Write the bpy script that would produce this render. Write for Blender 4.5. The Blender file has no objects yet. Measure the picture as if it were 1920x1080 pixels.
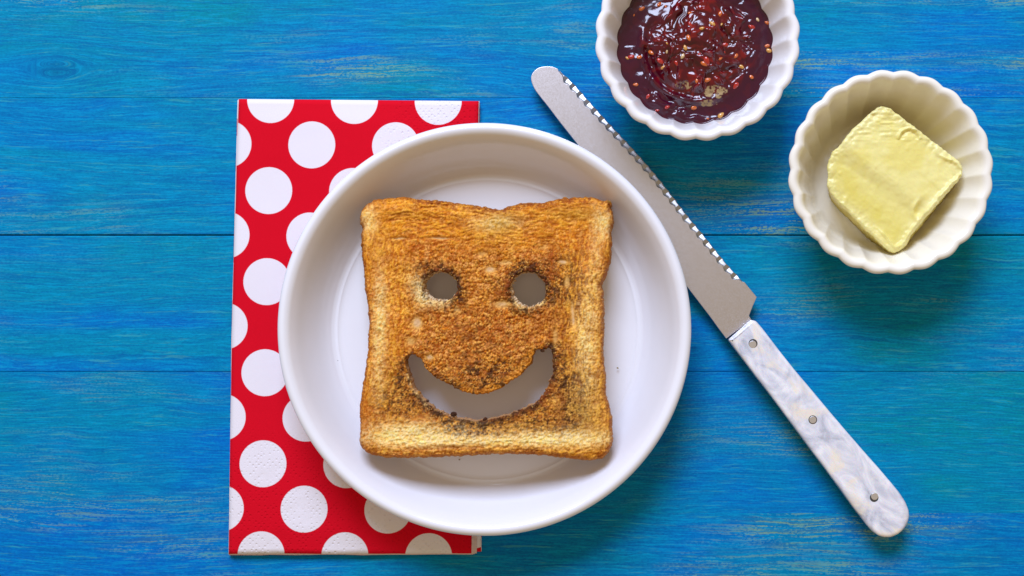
import bpy, math, random
import numpy as np
from mathutils import Vector, Matrix

scene = bpy.context.scene
R = math.radians
# ------------------------------------------------------------------ camera
S = 0.00021            # metres of table per photograph pixel
H = 0.50               # camera height over the table
NX, NY = 1100.0, 650.0 # photograph pixel straight below the camera
cam_d = bpy.data.cameras.new("camera")
cam = bpy.data.objects.new("camera", cam_d)
scene.collection.objects.link(cam)
cam.location = (0, 0, H)
cam_d.sensor_width = 36.0
cam_d.lens = 36.0 * (H / S) / 1920.0
cam_d.shift_x = (960 - NX) / 1920.0
cam_d.shift_y = (NY - 540) / 1920.0
cam_d.clip_start = 0.01
cam_d.clip_end = 20
scene.camera = cam
# ------------------------------------------------------------------ light
world = bpy.data.worlds.new("World")
scene.world = world
world.use_nodes = True
bg = world.node_tree.nodes["Background"]
bg.inputs[0].default_value = (1.0, 0.785, 0.51, 1)
bg.inputs[1].default_value = 0.44

def area(name, loc, target, sx, sy, power, col):
    d = bpy.data.lights.new(name, 'AREA')
    d.shape = 'RECTANGLE'; d.size = sx; d.size_y = sy
    d.energy = power; d.color = col
    o = bpy.data.objects.new(name, d); scene.collection.objects.link(o)
    o.location = loc
    o.rotation_euler = (Vector(target) - Vector(loc)).to_track_quat('-Z', 'Y').to_euler()
    return o
area("window_light", (-0.22, 1.15, 1.10), (0, 0, 0), 0.80, 0.62, 34.5, (0.62, 0.725, 1.0))

scene.view_settings.view_transform = 'Standard'
scene.view_settings.look = 'None'
scene.view_settings.exposure = 0.0
scene.view_settings.gamma = 1.0

# ------------------------------------------------------------------ helpers
C = scene.collection
def P(px, py, z=0.0):
    """world point at height z seen at photograph pixel (px, py)"""
    k = S * (H - z) / H
    return ((px - NX) * k, (NY - py) * k)
def PX(x, y, z):
    k = S * (H - z) / H
    return x / k + NX, NY - y / k

def tag(o, label=None, cat=None, group=None, kind=None):
    if label: o['label'] = label
    if cat: o['category'] = cat
    if group: o['group'] = group
    if kind: o['kind'] = kind
    return o
def empty(name, loc=(0, 0, 0), rot=(0, 0, 0)):
    o = bpy.data.objects.new(name, None); C.objects.link(o)
    o.empty_display_size = 0.02
    o.location = loc; o.rotation_euler = rot
    return o
def meshobj(name, verts, faces, mat, parent=None, smooth=True, cols=None, uvs=None):
    me = bpy.data.meshes.new(name)
    verts = np.asarray(verts, dtype=np.float32)
    if isinstance(faces, np.ndarray) and faces.ndim == 2:
        nf, k = faces.shape
        me.vertices.add(len(verts)); me.vertices.foreach_set("co", verts.ravel())
        me.loops.add(nf * k); me.loops.foreach_set("vertex_index", faces.astype(np.int32).ravel())
        me.polygons.add(nf)
        me.polygons.foreach_set("loop_start", np.arange(0, nf * k, k, dtype=np.int32))
        me.update(calc_edges=True)
    else:
        me.from_pydata([tuple(map(float, v)) for v in verts], [], [tuple(map(int, f)) for f in faces])
    me.validate()
    if smooth: me.polygons.foreach_set("use_smooth", [True] * len(me.polygons))
    if cols is not None:
        a = me.color_attributes.new("Col", 'FLOAT_COLOR', 'POINT')
        a.data.foreach_set("color", np.asarray(cols, dtype=np.float32).ravel())
    if uvs is not None:
        l = me.uv_layers.new(name="UVMap")
        idx = np.zeros(len(me.loops), dtype=np.int32); me.loops.foreach_get("vertex_index", idx)
        l.data.foreach_set("uv", np.asarray(uvs, dtype=np.float32)[idx].ravel())
    me.materials.append(mat)
    me.update()
    o = bpy.data.objects.new(name, me); C.objects.link(o)
    if parent: o.parent = parent
    return o

# numpy noise -------------------------------------------------------------
def _h(ix, iy, seed):
    n = (ix.astype(np.int64) * 374761393 + iy.astype(np.int64) * 668265263 + seed * 974634777) & 0x7fffffff
    n = ((n ^ (n >> 13)) * 1274126177) & 0x7fffffff
    n = (n ^ (n >> 16)) & 0xffffff
    return n / float(0xffffff)
def vn(x, y, seed=0):
    x = np.asarray(x, float); y = np.asarray(y, float)
    ix = np.floor(x); iy = np.floor(y); fx = x - ix; fy = y - iy
    fx = fx * fx * fx * (fx * (fx * 6 - 15) + 10); fy = fy * fy * fy * (fy * (fy * 6 - 15) + 10)
    a = _h(ix, iy, seed); b = _h(ix + 1, iy, seed); c = _h(ix, iy + 1, seed); d = _h(ix + 1, iy + 1, seed)
    return (a * (1 - fx) + b * fx) * (1 - fy) + (c * (1 - fx) + d * fx) * fy
def fbm(x, y, seed=0, o=4):
    s = 0; a = 0.5; t = 0
    for i in range(o):
        s = s + a * vn(x, y, seed + i * 17); t += a
        x = x * 2.03 + 11.3; y = y * 2.03 + 5.7; a *= 0.5
    return s / t
def worley(x, y, seed=0):
    ix = np.floor(x); iy = np.floor(y)
    f1 = np.full(x.shape, 9.0); f2 = np.full(x.shape, 9.0); idv = np.zeros(x.shape)
    for dx in (-1, 0, 1):
        for dy in (-1, 0, 1):
            cx = ix + dx; cy = iy + dy
            px = cx + _h(cx, cy, seed); py = cy + _h(cx, cy, seed + 7)
            d = np.hypot(px - x, py - y)
            r = _h(cx, cy, seed + 13)
            n = d < f1
            f2 = np.where(n, f1, np.minimum(f2, d)); idv = np.where(n, r, idv); f1 = np.where(n, d, f1)
    return f1, f2, idv
def sm(a, b, x):
    t = np.clip((x - a) / (b - a), 0, 1); return t * t * (3 - 2 * t)
def gauss(px, py, cx, cy, rx, ry=None):
    ry = ry or rx
    return np.exp(-(((px - cx) / rx) ** 2 + ((py - cy) / ry) ** 2))
def mixc(c, col, w):
    return c + (np.array(col)[None, :] - c) * w[:, None]

# materials ---------------------------------------------------------------
class NT:
    def __init__(s, name):
        s.m = bpy.data.materials.new(name); s.m.use_nodes = True
        s.t = s.m.node_tree; s.b = s.t.nodes["Principled BSDF"]; s.out = s.t.nodes["Material Output"]
    def n(s, typ, **kw):
        n = s.t.nodes.new(typ)
        for k, v in kw.items(): setattr(n, k, v)
        return n
    def link(s, a, b): s.t.links.new(a, b)
    def val(s, inp, v):
        if hasattr(v, 'is_output'): s.link(v, inp)
        elif isinstance(v, (tuple, list)) and len(v) == 3 and inp.type == 'RGBA': inp.default_value = (*v, 1)
        else: inp.default_value = v
    def math(s, op, a, b=None, c=None, clamp=False):
        n = s.n('ShaderNodeMath', operation=op); n.use_clamp = clamp
        s.val(n.inputs[0], a)
        if b is not None: s.val(n.inputs[1], b)
        if c is not None: s.val(n.inputs[2], c)
        return n.outputs[0]
    def mix(s, f, a, b, blend='MIX'):
        n = s.n('ShaderNodeMix', data_type='RGBA', blend_type=blend)
        s.val(n.inputs[0], f); s.val(n.inputs[6], a); s.val(n.inputs[7], b)
        return n.outputs[2]
    def ramp(s, f, stops):
        n = s.n('ShaderNodeValToRGB'); s.val(n.inputs[0], f)
        r = n.color_ramp
        while len(r.elements) < len(stops): r.elements.new(0.5)
        for e, (p, c) in zip(r.elements, stops):
            e.position = p; e.color = (*c, 1) if isinstance(c, tuple) else (c, c, c, 1)
        return n.outputs[0]
    def range(s, f, a, b, c=0.0, d=1.0):
        n = s.n('ShaderNodeMapRange', interpolation_type='SMOOTHSTEP'); s.val(n.inputs[0], f)
        for i, v in enumerate((a, b, c, d)): n.inputs[i + 1].default_value = v
        return n.outputs[0]
    def noise(s, vec, scale=5, detail=3, rough=0.5, dist=0.0):
        n = s.n('ShaderNodeTexNoise'); 
        if vec is not None: s.link(vec, n.inputs['Vector'])
        n.inputs['Scale'].default_value = scale; n.inputs['Detail'].default_value = detail
        n.inputs['Roughness'].default_value = rough; n.inputs['Distortion'].default_value = dist
        return n.outputs[0]
    def mapping(s, vec, scale=(1, 1, 1), loc=(0, 0, 0), rot=(0, 0, 0)):
        n = s.n('ShaderNodeMapping'); s.link(vec, n.inputs[0])
        n.inputs['Location'].default_value = loc; n.inputs['Rotation'].default_value = rot; n.inputs['Scale'].default_value = scale
        return n.outputs[0]
    def bump(s, h, dist, strength=1.0, prev=None):
        n = s.n('ShaderNodeBump'); s.link(h, n.inputs['Height'])
        n.inputs['Distance'].default_value = dist; n.inputs['Strength'].default_value = strength
        if prev is not None: s.link(prev, n.inputs['Normal'])
        return n.outputs[0]
    def set(s, **kw):
        for k, v in kw.items():
            k = {'color': 'Base Color', 'rough': 'Roughness', 'metal': 'Metallic', 'normal': 'Normal', 'coat': 'Coat Weight',
                 'coat_rough': 'Coat Roughness', 'sss': 'Subsurface Weight', 'sss_scale': 'Subsurface Scale',
                 'sss_rad': 'Subsurface Radius', 'spec': 'Specular IOR Level', 'trans': 'Transmission Weight', 'ior': 'IOR',
                 'aniso': 'Anisotropic'}[k]
            s.val(s.b.inputs[k], v)
        return s.m

# ---- blue stained wood
def mat_wood():
    m = NT("blue_stained_wood")
    geo = m.n('ShaderNodeNewGeometry').outputs['Position']
    rnd = m.n('ShaderNodeObjectInfo').outputs['Random']
    sep = m.n('ShaderNodeSeparateXYZ'); m.link(geo, sep.inputs[0])
    X, Y, Z = sep.outputs
    # growth field bends round knots
    g = Y
    ringmask = None
    for (kx, ky, kr) in ((104, 128, 24), (1300, 655, 9), (-260, 820, 22)):
        cx, cy = P(kx, ky)
        dx = m.math('MULTIPLY', m.math('SUBTRACT', X, cx), 0.42)
        dy = m.math('SUBTRACT', Y, cy)
        r2 = m.math('ADD', m.math('MULTIPLY', dx, dx), m.math('MULTIPLY', dy, dy))
        k2 = (kr * S) ** 2
        f = m.math('DIVIDE', k2, m.math('ADD', r2, k2 * 0.25))
        g = m.math('SUBTRACT', g, m.math('MULTIPLY', dy, m.math('MULTIPLY', f, 0.9)))
        rm = m.math('EXPONENT', m.math('MULTIPLY', r2, -1.0 / (k2 * 0.5)))
        ringmask = rm if ringmask is None else m.math('ADD', ringmask, rm)
    cmb = m.n('ShaderNodeCombineXYZ')
    m.link(X, cmb.inputs[0]); m.link(g, cmb.inputs[1]); m.link(m.math('MULTIPLY', rnd, 7.3), cmb.inputs[2])
    base = cmb.outputs[0]
    # slow meander of the grain
    w = m.noise(m.mapping(base, (7, 26, 1)), 1.0, 3, 0.5)
    w2 = m.noise(m.mapping(base, (22, 60, 1), (3, 1, 4)), 1.0, 2, 0.5)
    gg = m.math('ADD', g, m.math('ADD', m.math('MULTIPLY', m.math('SUBTRACT', w, 0.5), 0.016), m.math('MULTIPLY', m.math('SUBTRACT', w2, 0.5), 0.0022)))
    gg = m.math('ADD', gg, m.math('MULTIPLY', m.math('SUBTRACT', m.noise(m.mapping(base, (260, 420, 1)), 1.0, 2, 0.5), 0.5), 0.0007))
    c2 = m.n('ShaderNodeCombineXYZ')
    m.link(X, c2.inputs[0]); m.link(gg, c2.inputs[1]); m.link(m.math('MULTIPLY', rnd, 13.1), c2.inputs[2])
    v = c2.outputs[0]
    fine = m.noise(m.mapping(v, (90, 1650, 1)), 1.0, 4, 0.7)
    mid = m.noise(m.mapping(v, (11, 520, 1), (1, 5, 2)), 1.0, 4, 0.65)
    bands = m.noise(m.mapping(v, (3, 75, 1), (9, 2, 1)), 1.0, 2, 0.5)
    cloud = m.noise(m.mapping(base, (9, 20, 1), (2, 7, 3)), 1.0, 4, 0.55)
    col = m.ramp(cloud, [(0.33, (0.0, 0.135, 0.54)), (0.44, (0.0, 0.175, 0.51)), (0.54, (0.0, 0.215, 0.43)), (0.66, (0.0, 0.235, 0.31))])
    pl = m.math('MULTIPLY', m.math('SUBTRACT', rnd, 0.5), 0.12)
    col = m.mix(m.range(m.math('ADD', bands, pl), 0.45, 0.72), col, (0.0, 0.235, 0.40))
    # darker growth lines
    col = m.mix(m.math('MULTIPLY', m.range(mid, 0.53, 0.63), 0.42), col, (0.0, 0.10, 0.34))
    # dense fine fibres, light and dark
    col = m.mix(m.math('MULTIPLY', m.range(fine, 0.51, 0.62), 0.50), col, (0.0, 0.35, 0.62))
    col = m.mix(m.math('MULTIPLY', m.range(fine, 0.49, 0.38), 0.46), col, (0.0, 0.11, 0.36))
    # scuffed streaks where the pale wood shows
    patch = m.noise(m.mapping(v, (8, 38, 1), (4, 4, 8)), 1.0, 3, 0.6)
    patch2 = m.noise(m.mapping(base, (5, 9, 1), (1, 2, 5)), 1.0, 2, 0.5)
    streak = m.noise(m.mapping(v, (42, 1100, 1), (8, 3, 6)), 1.0, 4, 0.72)
    grit = m.noise(m.mapping(base, (900, 1600, 1)), 1.0, 2, 0.6)
    pm = m.math('MULTIPLY', m.range(patch, 0.47, 0.66), m.range(patch2, 0.40, 0.58))
    sm_ = m.range(m.math('ADD', streak, m.math('MULTIPLY', m.math('SUBTRACT', grit, 0.5), 0.40)), 0.52, 0.60)
    tan = m.math('MULTIPLY', sm_, pm)
    wide = m.math('MULTIPLY', m.range(mid, 0.48, 0.60), m.math('MULTIPLY', pm, 0.30))
    col = m.mix(m.math('MULTIPLY', wide, 0.9), col, (0.10, 0.28, 0.27))
    col = m.mix(m.math('MULTIPLY', tan, 0.74), col, (0.25, 0.39, 0.17))
    col = m.mix(m.math('MULTIPLY', m.range(grit, 0.50, 0.68), 0.20), col, (0.0, 0.36, 0.62))
    col = m.mix(m.math('MULTIPLY', m.range(grit, 0.48, 0.32), 0.28), col, (0.0, 0.09, 0.30))
    # thin scattered scratch lines everywhere
    st2 = m.noise(m.mapping(v, (45, 950, 1), (5, 8, 2)), 1.0, 4, 0.75)
    col = m.mix(m.math('MULTIPLY', m.range(st2, 0.57, 0.66), 0.45), col, (0.06, 0.38, 0.38))
    # knots
    ring = m.math('SINE', m.math('MULTIPLY', gg, 9000.0))
    col = m.mix(m.math('MULTIPLY', m.math('MINIMUM', ringmask, 1.0), m.range(ring, -0.6, 0.9, 0.25, 0.55)), col, (0.0, 0.07, 0.20))
    # specks of grit
    vo = m.n('ShaderNodeTexVoronoi'); m.link(m.mapping(base, (60, 60, 1)), vo.inputs['Vector']); vo.inputs['Scale'].default_value = 1.0
    vs = m.n('ShaderNodeSeparateColor'); m.link(vo.outputs['Color'], vs.inputs[0])
    sp = m.math('MULTIPLY', m.range(vo.outputs['Distance'], 0.055, 0.03), m.math('GREATER_THAN', vs.outputs[0], 0.90))
    col = m.mix(m.math('MULTIPLY', sp, 0.8), col, (0.40, 0.46, 0.42))
    h = m.math('ADD', m.math('MULTIPLY', fine, 0.6), m.math('ADD', m.math('MULTIPLY', mid, 0.7), m.math('MULTIPLY', tan, -0.25)))
    n1 = m.bump(h, 0.00012, 0.7)
    return m.set(color=col, rough=m.math('ADD', 0.50, m.math('MULTIPLY', fine, 0.2)), spec=0.07, normal=n1)

def mat_ceramic(name, col, wear=True):
    m = NT(name)
    tc = m.n('ShaderNodeTexCoord').outputs['Object']
    n = m.noise(m.mapping(tc, (30, 30, 30)), 1.0, 3)
    c = m.mix(m.math('MULTIPLY', n, 0.35), col, tuple(x * 0.93 for x in col))
    nb = m.bump(m.noise(tc, 55, 2), 0.0006, 0.35)
    rs = m.noise(m.mapping(tc, (120, 120, 120)), 1.0, 4)
    return m.set(color=c, rough=m.range(rs, 0.3, 0.8, 0.13, 0.22), coat=0.25, coat_rough=0.08, normal=nb, spec=0.5)

M = {}
M['wood'] = mat_wood()
m = NT("dark_underside_wood"); M['under'] = m.set(color=(0.012, 0.02, 0.04), rough=0.9)
M['plate'] = mat_ceramic("glazed_white_stoneware", (0.86, 0.855, 0.885))
M['bowl'] = mat_ceramic("glazed_white_porcelain", (0.89, 0.87, 0.86))
M['bowl_bounce'] = mat_ceramic("white_porcelain_butter_bounce", (0.91, 0.865, 0.75))  # white porcelain too; warm bounce off the butter and shade painted into its colour

def mat_napkin(dots=True):
    m = NT("polka_dot_tissue" if dots else "plain_tissue")
    uv = m.n('ShaderNodeUVMap').outputs[0]
    sep = m.n('ShaderNodeSeparateXYZ'); m.link(uv, sep.inputs[0])
    U, V = sep.outputs[0], sep.outputs[1]      # in photograph pixels of the top layer
    geo = m.n('ShaderNodeTexCoord').outputs['Object']
    fib = m.noise(m.mapping(geo, (5000, 5000, 1000)), 1.0, 3, 0.6)
    big = m.noise(m.mapping(geo, (60, 60, 60)), 1.0, 3, 0.5)
    # embossed pin-prick quilting
    vo = m.n('ShaderNodeTexVoronoi'); m.link(m.mapping(geo, (620, 620, 0), (0, 0, 0), (0, 0, 0.78)), vo.inputs['Vector'])
    vo.inputs['Scale'].default_value = 1.0; vo.inputs['Randomness'].default_value = 0.35
    dim = m.range(vo.outputs['Distance'], 0.10, 0.34)
    # where the quilting is pressed in: bottom third and the upper right corner
    mk = m.math('MAXIMUM', m.range(V, 760, 900), m.math('MULTIPLY', m.range(U, 690, 760), m.range(V, 330, 260)))
    mk = m.math('MULTIPLY', mk, m.range(big, 0.30, 0.48))
    hgt = m.math('ADD', m.math('MULTIPLY', m.math('MULTIPLY', dim, mk), 1.0), m.math('MULTIPLY', fib, 0.22))
    nb = m.bump(hgt, 0.00022, 0.75)
    if not dots:
        return m.set(color=(0.78, 0.62, 0.60), rough=0.95, spec=0.1, normal=nb)
    def lat(ou, ov):
        # lattice 157 x 170.6 with a small shear
        v = m.math('DIVIDE', m.math('SUBTRACT', V, 187.0 + ov), 170.6)
        u = m.math('DIVIDE', m.math('SUBTRACT', m.math('ADD', U, m.math('MULTIPLY', v, 3.6)), 508.0 + ou), 157.0)
        vv = m.math('SUBTRACT', v, m.math('MULTIPLY', u, 0.010))
        fu = m.math('MULTIPLY', m.math('SUBTRACT', u, m.math('ROUND', u)), 157.0)
        fv = m.math('MULTIPLY', m.math('SUBTRACT', vv, m.math('ROUND', vv)), 170.6)
        return m.math('SQRT', m.math('ADD', m.math('MULTIPLY', fu, fu), m.math('MULTIPLY', fv, fv)))
    d = m.math('MINIMUM', lat(0, 0), lat(77.0, 85.0))
    d = m.math('ADD', d, m.math('MULTIPLY', m.math('SUBTRACT', fib, 0.5), 1.6))
    k = m.range(d, 44.6, 43.2)
    red = m.mix(fib, (0.60, 0.000, 0.010), (0.74, 0.004, 0.020))
    white = m.mix(fib, (0.80, 0.755, 0.80), (0.86, 0.82, 0.86))
    col = m.mix(k, red, white)
    return m.set(color=col, rough=0.9, spec=0.12, normal=nb)
M['napkin'] = mat_napkin(True); M['tissue'] = mat_napkin(False)

def mat_toast(name, bumpd):
    m = NT(name)
    a = m.n('ShaderNodeVertexColor'); a.layer_name = "Col"
    tc = m.n('ShaderNodeTexCoord').outputs['Object']
    n = m.noise(tc, 2600, 4, 0.65)
    n2 = m.noise(tc, 900, 3, 0.6)
    c = m.mix(m.math('MULTIPLY', m.range(n, 0.45, 0.30), 0.30), a.outputs[0], (0.20, 0.055, 0.006), 'MIX')
    c = m.mix(m.math('MULTIPLY', m.range(n, 0.55, 0.72), 0.25), c, (0.92, 0.50, 0.12))
    h = m.math('ADD', n, m.math('MULTIPLY', n2, 1.2))
    return m.set(color=c, rough=0.6, spec=0.10, normal=m.bump(h, bumpd, 0.7), sss=0.06, sss_rad=(1.0, 0.5, 0.2), sss_scale=0.0015)
M['crumb'] = mat_toast("toasted_crumb", 0.00015); M['crust'] = mat_toast("toasted_crust", 0.0005)

m = NT("butter")
a = m.n('ShaderNodeVertexColor'); a.layer_name = "Col"
tc = m.n('ShaderNodeTexCoord').outputs['Object']
nb = m.bump(m.noise(tc, 300, 4, 0.5), 0.0005, 0.3)
nb = m.bump(m.noise(tc, 1500, 3, 0.6), 0.0002, 0.22, nb)
M['butter'] = m.set(color=a.outputs[0], rough=0.36, spec=0.4, sss=0.25, sss_rad=(1.0, 0.75, 0.25), sss_scale=0.003, normal=nb)

m = NT("raspberry_jam_gel")
a = m.n('ShaderNodeVertexColor'); a.layer_name = "Col"
tc = m.n('ShaderNodeTexCoord').outputs['Object']
sc = m.n('ShaderNodeSeparateColor'); m.link(a.outputs[0], sc.inputs[0])
nb = m.bump(m.noise(tc, 170, 3, 0.5), 0.0004, 0.22)
M['jam'] = m.set(color=a.outputs[0], rough=m.math('ADD', 0.13, m.math('MULTIPLY', a.outputs['Alpha'], 0.7)), spec=0.55, normal=nb)
for nm, c in (('seed_gold', (0.62, 0.30, 0.06)), ('seed_orange', (0.60, 0.13, 0.02)), ('seed_pale', (0.62, 0.42, 0.20)), ('seed_red', (0.42, 0.02, 0.012))):
    m = NT(nm); M[nm] = m.set(color=c, rough=0.18, coat=0.6, coat_rough=0.05)

m = NT("brushed_steel")
tc = m.n('ShaderNodeTexCoord').outputs['Object']
br = m.noise(m.mapping(tc, (60, 9000, 60)), 1.0, 4, 0.65)
mot = m.noise(m.mapping(tc, (1600, 1600, 100)), 1.0, 4, 0.7)
scr = m.noise(m.mapping(tc, (260, 7000, 60), (0, 0, 0), (0, 0, 0.6)), 1.0, 2, 0.6)
col = m.mix(mot, (0.67, 0.64, 0.66), (0.71, 0.68, 0.70))
col = m.mix(m.math('MULTIPLY', m.range(scr, 0.66, 0.76), 0.4), col, (0.9, 0.88, 0.86))
nb = m.bump(m.math('ADD', br, m.math('MULTIPLY', mot, 0.25)), 0.00003, 0.5)
M['steel'] = m.set(color=col, metal=1.0, rough=m.range(mot, 0.3, 0.7, 0.33, 0.38), normal=nb)
m = NT("polished_serration"); M['serr'] = m.set(color=(0.46, 0.45, 0.45), metal=1.0, rough=0.42)
m = NT("rivet_steel"); M['rivet'] = m.set(color=(0.80, 0.80, 0.84), metal=1.0, rough=0.38)
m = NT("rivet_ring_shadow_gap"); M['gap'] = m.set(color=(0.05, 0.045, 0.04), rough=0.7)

m = NT("pearl_resin")
tc = m.n('ShaderNodeTexCoord').outputs['Object']
w = m.noise(m.mapping(tc, (45, 70, 45)), 1.0, 3, 0.5)
mp = m.mapping(tc, (60, 95, 60), (0, 0, 0), (0, 0, 0.5))
d1 = m.noise(mp, 1.0, 5, 0.6, 2.2)
d2 = m.noise(m.mapping(tc, (42, 60, 60), (5, 2, 1), (0, 0, -0.4)), 1.0, 4, 0.6, 1.0)
fibr = m.noise(m.mapping(tc, (130, 900, 60), (2, 4, 1), (0, 0, 0.25)), 1.0, 3, 0.6, 1.4)
c = m.ramp(d1, [(0.30, (0.46, 0.48, 0.54)), (0.43, (0.66, 0.67, 0.74)), (0.54, (0.80, 0.80, 0.85)), (0.66, (0.94, 0.93, 0.94))])
c = m.mix(m.math('MULTIPLY', m.range(d2, 0.50, 0.64), 0.75), c, (0.95, 0.84, 0.66))
c = m.mix(m.math('MULTIPLY', m.range(fibr, 0.55, 0.72), 0.18), c, (0.40, 0.42, 0.48))
M['pearl'] = m.set(color=c, rough=0.22, coat=0.5, coat_rough=0.06, sss=0.1, sss_scale=0.002, normal=m.bump(d1, 0.0004, 0.2))

# ------------------------------------------------------------------ the table
table = empty("wooden_table")
tag(table, "table top of wide blue stained planks under everything, grain running sideways", "table")
seams = [-331, -75, 183, 441, 697, 962, 1222, 1480]
gaps = [0.05, 0.06, 1.9, 0.04, 0.06, 0.05, 0.05]
rng = random.Random(4)
for i in range(len(seams) - 1):
    y1 = P(0, seams[i] + (gaps[i - 1] if i else 0) * 0.5)[1]
    y0 = P(0, seams[i + 1] - gaps[i] * 0.5)[1]
    x0, x1 = P(-620, 0)[0], P(2560, 0)[0]
    b = 0.00035 if gaps[i] > 1 or (i and gaps[i - 1] > 1) else 0.00003
    zt = [0.0, -0.00008, 0.0, 0.0, -0.00006, 0.0, -0.0001][i]
    t = 0.019
    prof = [(y0, -t), (y0, zt - b), (y0 + b, zt), (y1 - b, zt), (y1, zt - b), (y1, -t)]
    cy = (y0 + y1) / 2
    vs = [(x, y - cy, z) for x in (x0, x1) for (y, z) in prof]
    k = len(prof)
    fs = [(j, (j + 1) % k, k + (j + 1) % k, k + j) for j in range(k)]
    fs = [tuple(reversed(f)) for f in fs] + [tuple(range(k)), tuple(reversed(range(k, 2 * k)))]
    fs = [tuple(reversed(f)) for f in fs]
    o = meshobj("plank", vs, fs, M['wood'], table, smooth=False)
    o.location = (0, cy, 0)
# battens that carry the planks, seen only as the dark in the joints
x0, x1 = P(-600, 0)[0], P(2540, 0)[0]; ya, yb = P(0, 1470)[1], P(0, -320)[1]
vs = [(x, y, z) for x in (x0, x1) for y in (ya, yb) for z in (-0.030, -0.0191)]
meshobj("backing_board", vs, [(0, 1, 3, 2), (4, 6, 7, 5), (0, 4, 5, 1), (2, 3, 7, 6), (0, 2, 6, 4), (1, 5, 7, 3)], M['under'], table, smooth=False)

# ------------------------------------------------------------------ plate geometry constants
PZ = 0.0011                      # foot plane height at the plate's middle
PTILT = R(1.2)
rimz = 0.0245
pcx, pcy = P(907, 617.5, rimz)
RP = 388 * S * (H - rimz) / H
def lathe(profile, nseg, flute=None, close=True):
    """profile: list of (r, z, w) ; flute(theta)->offset multiplied by w"""
    th = np.arange(nseg) * 2 * np.pi / nseg
    f = flute(th) if flute else np.zeros(nseg)
    vs = []
    for (r, z, w) in profile:
        rr = r + f * w
        vs.append(np.stack([rr * np.cos(th), rr * np.sin(th), np.full(nseg, z)], 1))
    vs = np.concatenate(vs)
    n = len(profile); i = np.arange(nseg); j = (i + 1) % nseg
    fs = [np.stack([k * nseg + i, k * nseg + j, (k + 1) * nseg + j, (k + 1) * nseg + i], 1) for k in range(n - 1)]
    return vs, np.concatenate(fs)
def smooth_profile(pts, n):
    """Catmull-Rom through the points (rows of any width)"""
    p = np.array(pts, float); p = np.vstack([2 * p[0] - p[1], p, 2 * p[-1] - p[-2]])
    out = []
    for i in range(1, len(p) - 2):
        for t in np.arange(n) / n:
            a, b, c, d = p[i - 1], p[i], p[i + 1], p[i + 2]
            out.append(0.5 * ((2 * b) + (c - a) * t + (2 * a - 5 * b + 4 * c - d) * t * t + (3 * b - a - 3 * c + d) * t ** 3))
    out.append(p[-2]); return np.array(out)

q = RP
prof = [(0.0002, 0.0042), (0.030, 0.0042), (0.0545, 0.0042), (0.0585, 0.0044), (0.0600, 0.0047), (0.0612, 0.0054),
        (0.0634, 0.0074), (0.0662, 0.0113), (0.0686, 0.0157), (0.0706, 0.0196), (0.0722, 0.0222),
        (q - 0.0040, 0.0238), (q - 0.0024, 0.0246), (q - 0.0010, 0.0242), (q - 0.0001, 0.0230), (q - 0.0003, 0.0214),
        (q - 0.0018, 0.0190), (q - 0.0060, 0.0140), (0.0660, 0.0085), (0.0600, 0.0040), (0.0545, 0.0022),
        (0.0530, 0.0003), (0.0520, 0.0), (0.0505, 0.0004), (0.0490, 0.0018), (0.0300, 0.0020), (0.0002, 0.0020)]
pp = smooth_profile(prof, 6)
# faint worn ring on the floor of the plate
rr = pp[:, 0]; up = np.arange(len(pp)) < 40
pp[:, 1] += np.where(up, -0.00016 * np.exp(-((rr - 0.0568) / 0.0006) ** 2) + 0.00014 * np.exp(-((rr - 0.0583) / 0.0006) ** 2), 0)
pp = np.c_[pp, np.zeros(len(pp))]
vs, fs = lathe(pp, 256)
plate = meshobj("plate", vs, fs[:, ::-1], M['plate'])
plate.location = (pcx, pcy, PZ); plate.rotation_euler = (0, PTILT, 0)
tag(plate, "round white glazed plate with a rolled rim, holding the toast, half on the napkin", "plate")

# ------------------------------------------------------------------ slab generator (toast, butter)
def resample(loop, step):
    p = np.array(loop, float); q2 = np.vstack([p, p[:1]])
    d = np.hypot(*(q2[1:] - q2[:-1]).T); s = np.r_[0, np.cumsum(d)]
    n = max(8, int(s[-1] / step)); t = np.linspace(0, s[-1], n, endpoint=False)
    return np.stack([np.interp(t, s, q2[:, 0]), np.interp(t, s, q2[:, 1])], 1)
def blur_loop(p, k):
    for _ in range(k): p = 0.5 * p + 0.25 * (np.roll(p, 1, 0) + np.roll(p, -1, 0))
    return p
def seg_dist(X, Y, loop):
    a = loop; b = np.roll(loop, -1, 0)
    best = np.full(X.shape, 1e9); nx = np.zeros(X.shape); ny = np.zeros(X.shape); inside = np.zeros(X.shape, bool)
    for (ax, ay), (bx, by) in zip(a, b):
        dx, dy = bx - ax, by - ay; L = dx * dx + dy * dy + 1e-18
        t = np.clip(((X - ax) * dx + (Y - ay) * dy) / L, 0, 1)
        qx = ax + t * dx; qy = ay + t * dy
        d = (X - qx) ** 2 + (Y - qy) ** 2
        m_ = d < best
        best[m_] = d[m_]; nx[m_] = qx[m_]; ny[m_] = qy[m_]
        if by != ay:
            c = ((ay > Y) != (by > Y)) & (X < (bx - ax) * (Y - ay) / (by - ay) + ax)
            inside ^= c
    return np.sqrt(best), nx, ny, inside
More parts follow.
